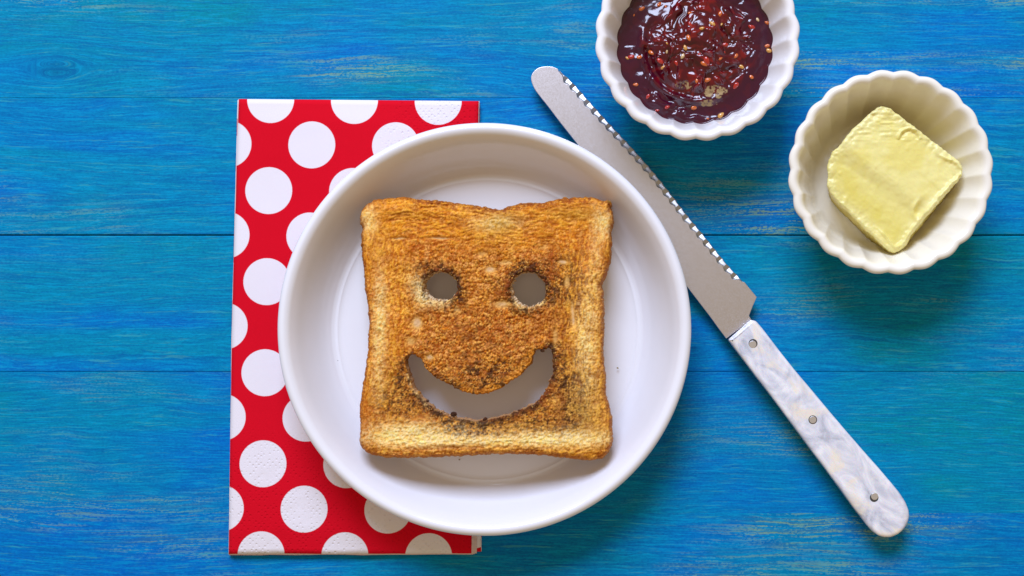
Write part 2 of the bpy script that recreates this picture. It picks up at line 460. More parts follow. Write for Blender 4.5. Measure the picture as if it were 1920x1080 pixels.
def slab(loops, sp):
    """loops[0] is the outline, the others are holes. Returns grid data."""
    lo = loops[0].min(0) - 2 * sp; hi = loops[0].max(0) + 2 * sp
    xs = np.arange(lo[0], hi[0], sp); ys = np.arange(lo[1], hi[1], sp)
    X, Y = np.meshgrid(xs, ys); sh = X.shape; X = X.ravel(); Y = Y.ravel()
    D = None
    for li, l in enumerate(loops):
        d, nx, ny, ins = seg_dist(X, Y, l)
        sd = np.where(ins, d, -d) if li == 0 else np.where(ins, -d, d)
        if D is None: D, QX, QY, LI, D0 = sd, nx, ny, np.zeros(len(X), int), sd.copy()
        else:
            mm = sd < D
            D = np.where(mm, sd, D); QX = np.where(mm, nx, QX); QY = np.where(mm, ny, QY); LI = np.where(mm, li, LI)
    ins = D > 0
    g = ins.reshape(sh)
    cell = g[:-1, :-1] | g[1:, :-1] | g[:-1, 1:] | g[1:, 1:]
    ci, cj = np.nonzero(cell); W = sh[1]
    F = np.stack([ci * W + cj, ci * W + cj + 1, (ci + 1) * W + cj + 1, (ci + 1) * W + cj], 1)
    # outward direction for the outside vertices
    ox = X - QX; oy = Y - QY; L = np.hypot(ox, oy) + 1e-12
    ox /= L; oy /= L
    XX = np.where(ins, X, QX); YY = np.where(ins, Y, QY)
    used = np.unique(F); remap = -np.ones(len(X), int); remap[used] = np.arange(len(used))
    F = remap[F]
    x, y, d, li, ox, oy, d0 = XX[used], YY[used], np.maximum(D[used], 0), LI[used], ox[used], oy[used], D0[used]
    N = len(used)
    ea = F.ravel(); eb = np.roll(F, -1, 1).ravel()
    key = ea.astype(np.int64) * N + eb; rev = eb.astype(np.int64) * N + ea
    bm_ = ~np.isin(key, rev)
    return dict(x=x, y=y, d=d, li=li, ox=ox, oy=oy, d0=d0, F=F, ea=ea[bm_], eb=eb[bm_], N=N)

def build_slab(s, zt, zb, bulge, rings=5):
    """top sheet, bottom sheet, walls -> verts, faces(top,bottom,wall), wall loop ids, source index per vertex, wall fraction"""
    N = s['N']
    V = [np.stack([s['x'], s['y'], zt], 1), np.stack([s['x'], s['y'], zb], 1)]
    src = [np.arange(N), np.arange(N)]; frac = [np.zeros(N), np.ones(N)]
    bv = np.unique(s['ea']); mp = -np.ones(N, int); mp[bv] = np.arange(len(bv))
    walls = []
    prev = lambda k: bv if k == 0 else (N + bv if k == rings else 2 * N + (k - 1) * len(bv) + np.arange(len(bv)))
    for k in range(1, rings):
        t = k / rings
        off = bulge(t, bv)
        V.append(np.stack([s['x'][bv] + s['ox'][bv] * off, s['y'][bv] + s['oy'][bv] * off, zt[bv] * (1 - t) + zb[bv] * t], 1))
        src.append(bv); frac.append(np.full(len(bv), t))
    a = mp[s['ea']]; b = mp[s['eb']]
    for k in range(rings):
        p0 = prev(k); p1 = prev(k + 1)
        walls.append(np.stack([p0[a], p1[a], p1[b], p0[b]], 1))
    wl = np.tile(s['li'][s['ea']], rings)
    return np.concatenate(V), s['F'], s['F'][:, ::-1] + N, np.concatenate(walls), wl, np.concatenate(src), np.concatenate(frac)
def submesh(V, F, cols):
    u = np.unique(F); mp = np.zeros(len(V), int); mp[u] = np.arange(len(u))
    return V[u], mp[F], cols[u]

# ------------------------------------------------------------------ toast
TZ = 0.0245
out = [(673.8,418.8),(673,407),(677,393),(686,384),(699,375),(724,372),(742,369.5),(761,369.5),(781,374),(823,377),(865,382),(907,388),(936,394),(952.5,387),
 (978,381),(1000,380.5),(1023,379),(1034,375),(1055,371),(1079,369.5),(1100,369),(1118.6,370.5),(1132,377),(1140,373.5),(1145,379),(1142,387),(1146,396),(1149,410),(1147,424),
 (1143,432),(1145.5,445),(1145,458),(1143,475),(1141,492),(1134,514.5),(1124.5,534),(1126,541),(1128.5,548),(1130,579),(1129,610),(1128.5,644),(1127,662),(1130,680),(1132.7,698.5),
 (1134,741),(1142.5,774.5),(1146,808),(1146,828),(1142.5,842),(1137,852),(1128,858.6),(1104.5,863),(1085,862),(1062,859),(1020,853.5),(978,850.6),(921.5,851),(865,853.4),
 (809,856.7),(752.6,857.6),(720,857),(700,853.6),(686,848.8),(677,841),(673,829),(673.8,797),(673.8,757.7),(679.4,721),(685,684.5),(689,650.7),(690.7,600),(688.5,575),(685,551),
 (679.4,497.7),(676.6,452.6),(676,434),(679.4,427.5),(677,423)]
mouth = [(760,667),(759,680),(761,695),(765,708),(769.5,721),(778,736),(789,749),(800,759),(814.5,769),(828,776),(842.7,782),(860,787),(879,790),(900,790),(921.5,787),(940,783),(958,776),
 (975,770),(992,762),(1005,753),(1017,741),(1025,729),(1031,715),(1035,700),(1037,684.5),(1036,668),(1032,653),(1026,652),(1018,656),(1010,655),(1003,656),(998,667),(991,684),(980,697),(967,708),(953,718),
 (938,727),(922,734),(905,738),(890,739),(874,736),(859.6,730),(845,723),(831.4,716),(818,709),(806,700),(796,690),(790,677),(784,669),(776,664),(768,664)]
def circ(cx, cy, rx, ry, n=40): return [(cx + rx * math.cos(2 * math.pi * i / n), cy + ry * math.sin(2 * math.pi * i / n)) for i in range(n)]
eyel = circ(823.5, 537.5, 33, 28.5); eyer = circ(988.5, 543, 34, 34)
def prep(lp, jag, seed, step=2.2):
    p = blur_loop(resample(lp, step), 2)
    n = fbm(p[:, 0] * 0.16, p[:, 1] * 0.16, seed, 3) - 0.5
    n2 = vn(p[:, 0] * 0.55, p[:, 1] * 0.55, seed + 5) - 0.5
    t = np.roll(p, -1, 0) - np.roll(p, 1, 0); t /= np.hypot(*t.T)[:, None] + 1e-9
    nn = np.stack([t[:, 1], -t[:, 0]], 1)
    p = p + nn * ((n * 1.6 + n2 * 1.0) * jag)[:, None]
    return p
loops_px = [prep(out, 1.7, 1), prep(mouth, 3.0, 2), prep(eyel, 2.4, 3), prep(eyer, 2.2, 4)]
loops = [np.array([P(a, b, TZ) for a, b in l]) for l in loops_px]
s = slab(loops, 0.00030)
px, py = PX(s['x'], s['y'], TZ)
d0 = s['d0'].clip(0) / S   # distance to the crust, px
# distances to each hole in px
def hole_d(l):
    best = np.full(len(px), 1e9)
    for a, b in l[::2]: best = np.minimum(best, (px - a) ** 2 + (py - b) ** 2)
    return np.sqrt(best)
hm, hl, hr = hole_d(loops_px[1]), hole_d(loops_px[2]), hole_d(loops_px[3])
# flow of the crumb: sideways near top/bottom, upright near the sides, open in the middle
dt = np.minimum(py - 372, 857 - py).clip(0); ds = np.minimum(px - 676, 1142 - px).clip(0)
wv = 1 / (1 + np.exp((ds - dt * 1.0) / 16.0))                # 1 -> vertical streaks
wc = sm(60, 125, np.minimum(ds, dt))                          # 1 -> round cells
wc = np.maximum(wc * 0.85, 0)
jx = (fbm(px * .03, py * .03, 91, 3) - .5) * 16; jy = (fbm(px * .03, py * .03, 95, 3) - .5) * 16
hN = fbm((px + jx) * 0.075, (py + jy) * 0.36, 21, 4)          # horizontal streaks
vN = fbm((px + jx) * 0.36, (py + jy) * 0.085, 22, 4)          # vertical streaks
f1, f2, cid = worley((px + jx * .5) * 0.105, (py + jy * .5) * 0.092, 31)
g1, g2, gid = worley((px + jx) * 0.20, (py + jy) * 0.16, 37)
cell = sm(0.0, 0.35, f2 - f1); cell2 = sm(0.0, 0.38, g2 - g1)
streak = hN * (1 - wv) + vN * wv
str_hi = fbm(px * 0.42, py * 0.42, 55, 3)
grain = fbm(px * 0.24, py * 0.24, 57, 3)
vstr_zone = gauss(px, py, 1062, 545, 40, 75) + gauss(px, py, 1070, 720, 45, 80)
streak = streak * (1 - vstr_zone.clip(0, 1) * .8) + vN * (vstr_zone.clip(0, 1) * .8)
big = fbm(px * 0.011, py * 0.011, 61, 3); med = fbm(px * 0.035, py * 0.035, 62, 3)
# pits and closed pores seen in the slice
pits = [(780, 606, 12, 14, 1), (803, 669, 9, 6, 1), (745, 447, 14, 3, -1), (822, 446, 22, 3, -1), (918, 505, 13, 7, 1), (1015, 462, 12, 5, .6), (1054, 490, 10, 5, 1), (940, 570, 18, 8, .9),
        (948, 492, 14, 5, .8), (902, 475, 10, 5, .6), (1008, 460, 8, 4, -.6), (1072, 585, 4, 22, .9), (1040, 630, 6, 18, .7), (855, 580, 7, 7, .6), (770, 640, 10, 9, .7), (1062, 528, 6, 12, .8), (1075, 605, 5, 10, .6)]
pitw = np.zeros(len(px))
for (a, b, rx, ry, k) in pits: pitw += k * np.exp(-(((px - a + jx * .25) / rx) ** 2 + ((py - b + jy * .25) / ry) ** 2) ** 1.6)
# height
rE = 0.0024
holeedge = np.minimum(np.minimum(hm, hl), hr)
t = np.clip(s['d'] / np.where(s['li'] == 0, rE, 0.0006), 0, 1)
edge = np.where(s['li'] == 0, rE, 0.0005) * (1 - np.sqrt(1 - (1 - t) ** 2))
rough_ = 0.45 + 0.55 * sm(455, 520, py) 
hgt = (streak - .5) * 0.0010 * (1 - 0.6 * wc) + (cell - .6) * 0.00045 * (0.15 + wc) + (cell2 - .6) * 0.00028 * (.4 + wc) + ((str_hi - .5) * 0.0007 + (grain - .5) * 0.0004) * rough_
hgt += (med - .5) * 0.0012 - np.abs(pitw) * 0.0009
hgt *= 1 - 0.6 * np.clip(np.abs(pitw), 0, 1)
hgt -= np.abs(pitw) * 0.0004
hgt += 0.0007 * np.exp(-((d0 - 22) / 14) ** 2) - 0.0007 * wc
ridge = fbm(px * 0.03, d0 * 0.30, 71, 3) * (dt < ds) + fbm(py * 0.03, d0 * 0.30, 72, 3) * (dt >= ds)
hgt += (ridge - .5) * 0.0014 * np.exp(-(d0 / 22) ** 2)
zt = TZ - 0.0008 + hgt - edge
zb = np.full(s['N'], TZ - 0.0122) + 0.0016 * (1 - np.clip(s['d'] / 0.003, 0, 1)) ** 2 + (med - .5) * 0.0006
# colour (albedo)
n = s['N']
gold = np.array([0.68, 0.265, 0.010]); 
c = np.tile(gold, (n, 1))
c = mixc(c, (0.58, 0.165, 0.007), sm(0.44, 0.66, big * .5 + med * .5) * 0.85)           # browner clouds
c = mixc(c, (0.70, 0.34, 0.035), sm(0.52, 0.38, big) * 0.8)
top = sm(470, 415, py)
c = mixc(c, (0.66, 0.25, 0.006), top * 0.8)
c = mixc(c, (0.36, 0.095, 0.008), sm(0.52, 0.36, streak) * (0.75 - 0.35 * wc))             # dark valleys
c = mixc(c, (0.88, 0.48, 0.07), sm(0.53, 0.68, streak) * (0.7 - 0.3 * wc))
# centre: orange cells, glossy highlights painted in as paler caps, brown webs
c = mixc(c, (0.58, 0.17, 0.014), wc * 0.5)
c = mixc(c, (0.22, 0.050, 0.010), (1 - cell2) * (.25 + .6 * wc))
c = mixc(c, (0.95, 0.52, 0.27), sm(.45, .9, cid) * cell * wc * 0.55)
c = mixc(c, (0.86, 0.48, 0.20), sm(.55, 1, gid) * cell2 * 0.6)
c = mixc(c, (0.92, 0.56, 0.15), sm(.56, .74, grain) * .45 * rough_)
c = mixc(c, (0.30, 0.070, 0.006), sm(.44, .28, grain) * .6 * rough_)
c = mixc(c, (0.30, 0.075, 0.010), sm(.75, 1, 1 - gid) * wc * 0.35)
# pale bands
pale = gauss(px, py, 770, 815, 95, 20) * 1.1 + gauss(px, py, 1050, 822, 100, 14) * 1.15 + gauss(px, py, 905, 826, 130, 9) * .7 + gauss(px, py, 712, 588, 12, 70) * .75 + gauss(px, py, 1118, 480, 13, 110) * .22
pale += gauss(px, py, 1100, 640, 20, 90) * .55 + gauss(px, py, 708, 700, 12, 60) * .3 + gauss(px, py, 930, 418, 45, 14) * .45 + gauss(px, py, 690, 415, 16, 26) * .55 + gauss(px, py, 1132, 420, 16, 22) * .7
pale += gauss(px, py, 793, 558, 14, 18) * .8 + gauss(px, py, 775, 530, 16, 22) * .35
pale = pale * (0.35 + 1.3 * (str_hi * .5 + grain * .5)) * (.7 + .6 * med)
c = mixc(c, (0.95, 0.74, 0.34), pale.clip(0, .92))
c = mixc(c, (0.46, 0.30, 0.060), (gauss(px, py, 935, 415, 30, 26) + gauss(px, py, 1080, 400, 60, 14) * .8 + gauss(px, py, 760, 400, 50, 8) * .4).clip(0, 1) * .6)  # olive tint
c = mixc(c, (0.50, 0.36, 0.14), (gauss(px, py, 1085, 760, 48, 60) * .75 + gauss(px, py, 960, 800, 120, 14) * .5 + gauss(px, py, 760, 745, 40, 35) * .35 + gauss(px, py, 820, 500, 25, 10) * .4).clip(0, .8) * (0.5 + .7 * str_hi))
c = mixc(c, (0.46, 0.15, 0.018), gauss(px, py, 684, 780, 16, 60).clip(0, 1) * .8)
c = mixc(c, (0.44, 0.14, 0.020), gauss(px, py, 704, 520, 12, 70) * .35)
# scorched fringe round the cut-outs and dark speckle
sp1, _, spid = worley(px * 0.24, py * 0.22, 81)
speck = sm(0.50, 0.20, sp1) * (spid > 0.25)
burn = np.exp(-(np.maximum(hm - 2, 0) / 13) ** 2) * (py > 690) * 0.9 + np.exp(-(hm / 9) ** 2) * .4 + np.exp(-(hl / 13) ** 2) * .8 + np.exp(-(hr / 13) ** 2) * .85
burn += gauss(px, py, 880, 805, 60, 18) * 1.0 + gauss(px, py, 760, 712, 28, 40) * .8 + gauss(px, py, 1020, 790, 60, 26) * .7 + gauss(px, py, 1070, 740, 25, 60) * .6 + gauss(px, py, 930, 700, 70, 25) * .8
burn += gauss(px, py, 745, 760, 45, 30) * .55 + gauss(px, py, 850, 560, 22, 20) * .6 + gauss(px, py, 1050, 530, 32, 45) * .55 + gauss(px, py, 940, 545, 25, 25) * .5 + gauss(px, py, 900, 640, 90, 50) * .22 + gauss(px, py, 1046, 690, 12, 40) * .8
burn += gauss(px, py, 800, 500, 35, 12) * .4 + gauss(px, py, 990, 498, 40, 10) * .6
burn = (burn * 1.5).clip(0, 1.4)
c = mixc(c, (0.22, 0.070, 0.018), (burn * sm(0.30, 0.62, med * .4 + str_hi * .6) * .62).clip(0, .8))
c = mixc(c, (0.035, 0.016, 0.012), (speck * burn * sm(.25, .6, str_hi) * 1.1).clip(0, .92))
vdark = sm(0.50, 0.36, vN) * vstr_zone.clip(0, 1) * .75
c = mixc(c, (0.055, 0.020, 0.014), vdark.clip(0, .85))
char = np.exp(-(hr / 7) ** 2) * (py < 545) + np.exp(-(hl / 7) ** 2) * ((py < 535) | (px > 842)) + np.exp(-(hm / 7) ** 2) * ((py > 740) | (px > 1018)) * 1.0
c = mixc(c, (0.050, 0.018, 0.012), (char * sm(.16, .42, fbm(px * .12, py * .12, 88, 2)) * 1.35).clip(0, .9))
edge_n = fbm(px * .09, py * .09, 171, 3)
scorch = np.exp(-(hr / 10) ** 2) * sm(.42, .60, edge_n) + np.exp(-(hl / 9) ** 2) * sm(.46, .62, edge_n) * (py < 560) + np.exp(-(hm / 9) ** 2) * sm(.44, .60, edge_n) * ((py > 745) | (px > 1020))
c = mixc(c, (0.035, 0.014, 0.010), (scorch * 1.2).clip(0, .88))
# bright crumb torn lips
lip = 1.3 * np.exp(-(hl / 10) ** 2) * sm(535, 556, py + (823 - px) * .5) * sm(850, 835, px) + np.exp(-(hr / 5) ** 2) * (py > 560) + np.exp(-(hm / 4) ** 2) * ((px < 800) & (py > 700)) * .7
c = mixc(c, (0.86, 0.66, 0.44), (lip * sm(.22, .5, str_hi)).clip(0, .9))
c = mixc(c, (0.60, 0.26, 0.035), (np.exp(-(hm / 12) ** 2) * ((py < 742) & (px > 850) & (px < 1000) & (hm < 14)) * .9))
pp_ = np.clip(np.abs(pitw), 0, 1)
c = mixc(c, (0.66, 0.44, 0.20), pp_ * .6)
c = mixc(c, (0.82, 0.60, 0.34), sm(.7, 1, pp_) * .35)
# crust shoulder
cr = np.exp(-(d0 / 5.0) ** 2)
cn = fbm(px * .22, py * .22, 99, 3)
c = mixc(c, (0.34, 0.105, 0.014), cr * (.5 + .5 * sm(.4, .6, cn)))
c = mixc(c, (0.20, 0.045, 0.010), (np.exp(-(d0 / 12) ** 2) * ((py < 402) & (px > 760)) * sm(.42, .56, cn) * .85))
fine_ = fbm(px * .62, py * .62, 151, 2)
c = mixc(c, (0.16, 0.040, 0.006), sm(.40, .22, fine_) * (.40 + .25 * wc))
c = mixc(c, (0.98, 0.62, 0.24), sm(.64, .82, fine_) * (.35 + .3 * wc))
h1, h2, hid = worley((px + jx) * .26, (py + jy) * .24, 161)
c = mixc(c, (0.10, 0.030, 0.008), sm(.30, .08, h1) * (hid > .55) * (.12 + .55 * wc + .3 * vstr_zone.clip(0, 1)).clip(0, .8))
blot = fbm(px * .06, py * .06, 131, 4)
c = mixc(c, (0.30, 0.070, 0.008), sm(.50, .66, blot) * (.22 + .22 * wc))
c = mixc(c, (0.045, 0.016, 0.010), sm(.57, .70, fbm(px * .15, py * .15, 137, 3)) * (burn * .8 + .20 * wc).clip(0, .85))
c = mixc(c, (0.62, 0.40, 0.20), sm(.35, .8, pp_) * .72)
c = c * np.array([[1.24, 1.08, 0.60]])
c = mixc(c, (0.74, 0.60, 0.50), sm(.75, 1, pp_) * .30)
c = mixc(c, (1.0, 0.82, 0.44), (pale.clip(0, 1) * sm(.40, .60, str_hi * .6 + grain * .4) * .60))
c = np.clip(c, 0.008, 0.95)
def tb(t, bv):
    li = s['li'][bv]; w = math.sin(math.pi * min(1, t * 1.0))
    nn = (fbm(px[bv] * .10, py[bv] * .10 + t * 5, 44, 3) - .5)
    inn_ = np.clip((s['ox'][bv] + s['oy'][bv]) * .7, 0, 1)
    return np.where(li == 0, 0.0006 * w + nn * 0.0010 * w, inn_ * np.where(li == 1, 0.0004, 0.0013) * min(1, t * 2.2) + nn * 0.0014 * w)
V, Ft, Fb, Fw, wl, src, fr = build_slab(s, zt, zb, tb, 7)
VC = c[src]
wn = fbm(V[:, 0] * 2200, V[:, 2] * 1500 + V[:, 1] * 2200, 12, 3)
isw = (fr > 0) & (fr < 1)
outer = s['li'][src] == 0
wallc = np.where(outer[:, None], np.array([[0.42, 0.17, 0.035]]), np.array([[0.80, 0.60, 0.36]]))
darkin = ((~outer) & (wn < .42))
wallc = np.where(darkin[:, None], np.array([[0.45, 0.22, 0.08]]), wallc)
# inside of the cut: warm toasted under the nose
hx = px[src]; hy = py[src]
nose = (s['li'][src] == 1) & (hy < 740) & (hx > 780) & (hx < 1005)
wallc = np.where(nose[:, None], np.array([[0.58, 0.25, 0.035]]), wallc)
mw = (s['li'][src] == 1) & ~nose
wallc = np.where(mw[:, None], np.array([[0.50, 0.27, 0.12]]), wallc)
wallc = wallc * (0.75 + 0.5 * wn[:, None])
VC = np.where((fr > 0)[:, None], VC * (1 - np.minimum(1, fr * 4))[:, None] + wallc * np.minimum(1, fr * 4)[:, None], VC)
VC = np.c_[np.clip(VC, 0, 1), np.ones(len(VC))]
V[:, 2] -= PZ * 0; tc0 = np.array([pcx, pcy, TZ - 0.0122])
V -= tc0
toast = empty("slice_of_toast", (pcx, pcy, TZ - 0.0122 + 0.0005), (0, PTILT, 0))
tag(toast, "square golden brown slice of toast with a smiling face cut out, lying in the plate", "toast")
d0f = s['d0'][Ft].max(1)
topcrust = (d0f < 0.0011)
Fcrust = np.concatenate([Ft[topcrust], Fw[wl == 0]]); Fcrumb = np.concatenate([Ft[~topcrust], Fb, Fw[wl != 0]])
for nm, FF in (("crumb", Fcrumb), ("crust", Fcrust)):
    v_, f_, c_ = submesh(V, FF, VC)
    meshobj(nm, v_, f_, M[nm], toast, cols=c_)
toast.children[0]['label'] = "toasted face of the slice with two round eyes and a wide grin cut through"
toast.children[1]['label'] = "browned outer crust round the slice"

# burnt flakes on the lip of the grin, and stray crumbs on the plate
def nugget(name, loc, r, col, seed, parent=None, flat=.6):
    rg = random.Random(seed)
    vs, fs = [], []
    nu, nv = 8, 5
    for i in range(nv + 1):
        ph = math.pi * i / nv
        for j in range(nu):
            th = 2 * math.pi * j / nu
            k = r * (0.75 + 0.5 * rg.random())
            vs.append((k * math.sin(ph) * math.cos(th), k * math.sin(ph) * math.sin(th) * .8, k * math.cos(ph) * flat))
    for i in range(nv):
        for j in range(nu):
            fs.append((i * nu + j, (i + 1) * nu + j, (i + 1) * nu + (j + 1) % nu, i * nu + (j + 1) % nu))
    me_cols = np.tile(np.array([*col, 1.0]), (len(vs), 1))
    o = meshobj(name, vs, fs, M['crumb'], parent, smooth=False, cols=me_cols)
    o.location = loc
    return o
for i, (a, b, r, col) in enumerate([(849, 777, 5.5, (.05, .02, .012)), (908, 787, 5, (.06, .02, .012)), (972, 771, 3.5, (.08, .03, .015)), (1016, 657, 4, (.07, .03, .015)), (800, 752, 3, (.06, .03, .02)), (1141, 377, 3.5, (.30, .16, .03)), (1009, 753, 3.5, (.1, .03, .015))]):
    x, y = P(a, b, TZ)
    nugget("burnt_flake", (x - pcx, y - pcy, 0.0100), r * S, col, i, toast)
for i, (a, b, r, col, lb) in enumerate([(633.5, 676, 1.5, (.03, .02, .015), "tiny dark crumb on the white plate left of the toast"),
        (1158, 690, 2.0, (.30, .22, .06), "tiny olive crumb on the white plate right of the toast"),
        (861, 862, 1.6, (.35, .25, .18), "tiny pale crumb on the plate just below the toast")]):
    zz = 0.0062 if i != 2 else 0.0064
    x, y = P(a, b, zz)
    tag(nugget("toast_crumb", (x, y, zz - 0.0006 + (0.0011 if i == 0 else 0)), r * S, col, 40 + i), lb, "crumb", "stray crumbs on the plate")

# ------------------------------------------------------------------ napkin
nap = empty("paper_napkin", (*P(660, 610), 0))
tag(nap, "folded red paper napkin with big white polka dots, half under the plate", "napkin")
nx0, ny0 = P(660, 610)
NL = 6; NT_ = 0.0028
corners = []   # per layer, bottom first: TL, TR, BR, BL in pixels
corners = [[(446, 188), (899.5, 191), (903, 1033), (431, 1040)],
           [(447, 187), (899, 190), (902, 1034), (430.5, 1041)],
           [(447, 187.5), (899, 190), (894, 1037), (430, 1040)],
           [(447.5, 187), (898.5, 191), (890, 1039), (430, 1040)],
           [(448, 186.5), (898.5, 191), (887, 1039.5), (429.5, 1040)],
           [(448, 186), (897.5, 190), (884, 1037.5), (430, 1038)]]
for li in range(NL):
    TL, TR, BR, BL = [np.array(p_, float) for p_ in corners[li]]
    nu, nv = 60, 90
    u = np.linspace(0, 1, nu + 1); v = np.linspace(0, 1, nv + 1)
    U, Vv = np.meshgrid(u, v); U = U.ravel(); Vv = Vv.ravel()
    p = (TL[None] * ((1 - U) * (1 - Vv))[:, None] + TR[None] * (U * (1 - Vv))[:, None] + BR[None] * (U * Vv)[:, None] + BL[None] * ((1 - U) * Vv)[:, None])
    # bowed left fold and slightly wavy free edges
    p[:, 0] += -3.0 * np.sin(Vv * np.pi) * (1 - U) + (fbm(Vv * 9 + li * 3, U * 0, 5 + li, 2) - .5) * 1.6 * (1 - U)
    p[:, 1] += (fbm(U * 7, Vv * 0 + li, 9 + li, 3) - .5) * 2.4 * Vv
    th = NT_ / NL
    zl = th * li + 0.0001
    puff = (fbm(U * 3.2, Vv * 5.5, 33, 3) - .5) * 0.0009 * (li / NL) + 0.0010 * (li / NL) * np.sin(np.pi * U).clip(0) ** .5 * sm(0, .06, Vv) * sm(1, .94, Vv)
    puff -= (np.exp(-(U / 0.006) ** 2)) * 0.0006 * (1 if li > 2 else -.6)
    zz = zl + puff.clip(-0.001, 0.002)
    wx = np.empty(len(U)); wy = np.empty(len(U))
    k = S * (H - zz) / H
    wx = (p[:, 0] - NX) * k; wy = (NY - p[:, 1]) * k
    rr_ = np.hypot(wx - pcx, wy - pcy)
    plane = (PZ - np.tan(PTILT) * (wx - pcx) - 0.0001)
    press = sm(0.066, 0.0545, rr_)
    lim = plane * (li + 1) / NL - 0.00005
    zz = np.where(zz > lim, zz * (1 - press) + lim * press, zz)
    zz = np.maximum(zz, 0.00006 * (li + 1))
    t_ = th * 0.9
    top_ = np.stack([wx - nx0, wy - ny0, zz + t_], 1); bot_ = np.stack([wx - nx0, wy - ny0, zz], 1)
    W = nu + 1
    ii, jj = np.meshgrid(np.arange(nv), np.arange(nu), indexing='ij'); ii = ii.ravel(); jj = jj.ravel()
    Q = np.stack([ii * W + jj, (ii + 1) * W + jj, (ii + 1) * W + jj + 1, ii * W + jj + 1], 1)
    nn = len(U)
    ring = [j for j in range(W)] + [i * W + nu for i in range(1, nv + 1)] + [nv * W + j for j in range(nu - 1, -1, -1)] + [i * W for i in range(nv - 1, 0, -1)]
    ring = np.array(ring); r2 = np.roll(ring, -1)
    side = np.stack([ring, r2, r2 + nn, ring + nn], 1)
    FF = np.concatenate([Q, Q[:, ::-1] + nn, side])
    uvs = np.concatenate([p, p])
    if li < NL - 1: uvs = uvs + np.array([[37.0 * (li + 1), 61.0 * li]])
    mt = M['napkin'] if li in (0, NL - 1, 1) else M['tissue']
    o = meshobj("napkin_layer", np.concatenate([top_, bot_]), FF, mt, nap, uvs=uvs)
    if li == NL - 1: o['label'] = "printed top layer with white dots on red"

# ------------------------------------------------------------------ fluted bowls
NF = 24
def make_bowl(cx, cy, name, label, rot, rim=0.030, mat='bowl'):
    bx, by = P(cx, cy, rim)
    Rb = 191.0 * S * (H - rim) / H
    pr = [(0.0002, .0040, 0), (.018, .0040, 0), (Rb - .0155, .0041, .04), (Rb - .0132, .0052, .25), (Rb - .0112, .0085, .5), (Rb - .0092, .0140, .65), (Rb - .0070, .0205, .75), (Rb - .0048, .0262, .9),
          (Rb - .0034, .0290, .95), (Rb - .0020, .0300, .85), (Rb - .0006, .0297, .85), (Rb, .0284, .9), (Rb - .0012, .0262, 1), (Rb - .0034, .0200, 1), (Rb - .0058, .0130, 1), (Rb - .0082, .0060, 1), (Rb - .0095, .0018, .8),
          (Rb - .0110, .0002, .4), (Rb - .0130, 0, .2), (Rb - .0145, .0010, .1), (.018, .0012, 0), (.0002, .0012, 0)]
    pf = smooth_profile(pr, 5)
    def fl(th):
        a = (th * NF / 2)
        return 0.00054 * (np.abs(np.sin(a)) ** 1.15 * 2 - 1.15)
    vs, fs = lathe(pf, NF * 16, fl)
    o = meshobj(name, vs, fs[:, ::-1], M[mat])
    o.location = (bx, by, 0.0); o.rotation_euler = (0, 0, rot)
    tag(o, label, "bowl", "small fluted white bowls at the upper right")
    return o, bx, by, pf, fl
jb, jx0, jy0, jprof, jfl = make_bowl(1308.5, 70.5, "fluted_bowl", "small white fluted bowl filled with dark red jam, above the knife", R(-136))
bb, bx0, by0, bprof, bfl = make_bowl(1671.5, 322, "fluted_bowl", "small white fluted bowl holding the block of butter, right of the knife", R(-136.5), mat='bowl_bounce')

# ------------------------------------------------------------------ jam
JZ = 0.0168
inner = jprof[:50]
order = np.argsort(inner[:, 1]); 
def inner_r(z): return np.interp(z, inner[order, 1][8:], inner[order, 0][8:])
nR, nA = 150, NF * 22
tt = np.linspace(0, 1, nR) ** 0.9; th = np.arange(nA) * 2 * np.pi / nA
T, A = np.meshgrid(tt, th, indexing='ij')
RJ = inner_r(JZ) + jfl(A - R(-136)) * .75 + 0.0005
Xj = T * RJ * np.cos(A); Yj = T * RJ * np.sin(A)
xw = Xj + jx0; yw = Yj + jy0
jpx, jpy = PX(xw, yw, JZ + 0.002)
rr_ = np.hypot(jpx - 1308, jpy - 85)
ang = np.arctan2(jpy - 85, jpx - 1308)
wx_ = (fbm(jpx * .018, jpy * .018, 3, 3) - .5) * 40; wy_ = (fbm(jpx * .018, jpy * .018, 8, 3) - .5) * 40
lump = fbm((jpx + wx_) * .042, (jpy + wy_) * .042, 15, 3)
lump2 = fbm((jpx + wx_) * .10, (jpy + wy_) * .10, 16, 2)
l1, l2, lid = worley((jpx + wx_ * .6) * .045, (jpy + wy_ * .6) * .045, 19)
cen = sm(118, 70, rr_)
spiral = np.sin((rr_ * 0.125 + ang * 1.6) + (lump - .5) * 3.0)
swirlz = sm(150, 128, rr_) * sm(55, 85, rr_) * (gauss(jpx, jpy, 1240, 150, 60, 80) + gauss(jpx, jpy, 1400, 60, 50, 90) * .8 + gauss(jpx, jpy, 1300, 200, 80, 30) * .5).clip(0, 1)
hj = 0.0056 * np.exp(-(rr_ / 78) ** 2) + 0.0026 * (lump - .5) * (.22 + cen) + 0.0006 * (lump2 - .5) * (.05 + cen) + spiral * 0.0009 * swirlz
hj += 0.0012 * sm(.5, .12, l1) * cen * sm(.5, .8, lid)
hj -= 0.0012 * np.exp(-((rr_ - 92) / 9) ** 2) * sm(.1, .9, np.cos(ang - 2.4)) 
hj += 0.0013 * np.exp(-((rr_ - 104) / 7) ** 2) * sm(.0, .9, np.cos(ang - 2.3))
zj = JZ + hj * sm(1.0, .93, T) - 0.0002 + 0.0007 * sm(.965, 1.0, T)
cj = np.tile(np.array([0.045, 0.0025, 0.016]), (T.size, 1))
fx, fy = jpx.ravel(), jpy.ravel(); ce = cen.ravel(); lu = lump.ravel(); lu2 = lump2.ravel()
cj = mixc(cj, (0.085, 0.0008, 0.006), ce * .9)
cj = mixc(cj, (0.045, 0.002, 0.004), ce * sm(.55, .35, lu) * .8)
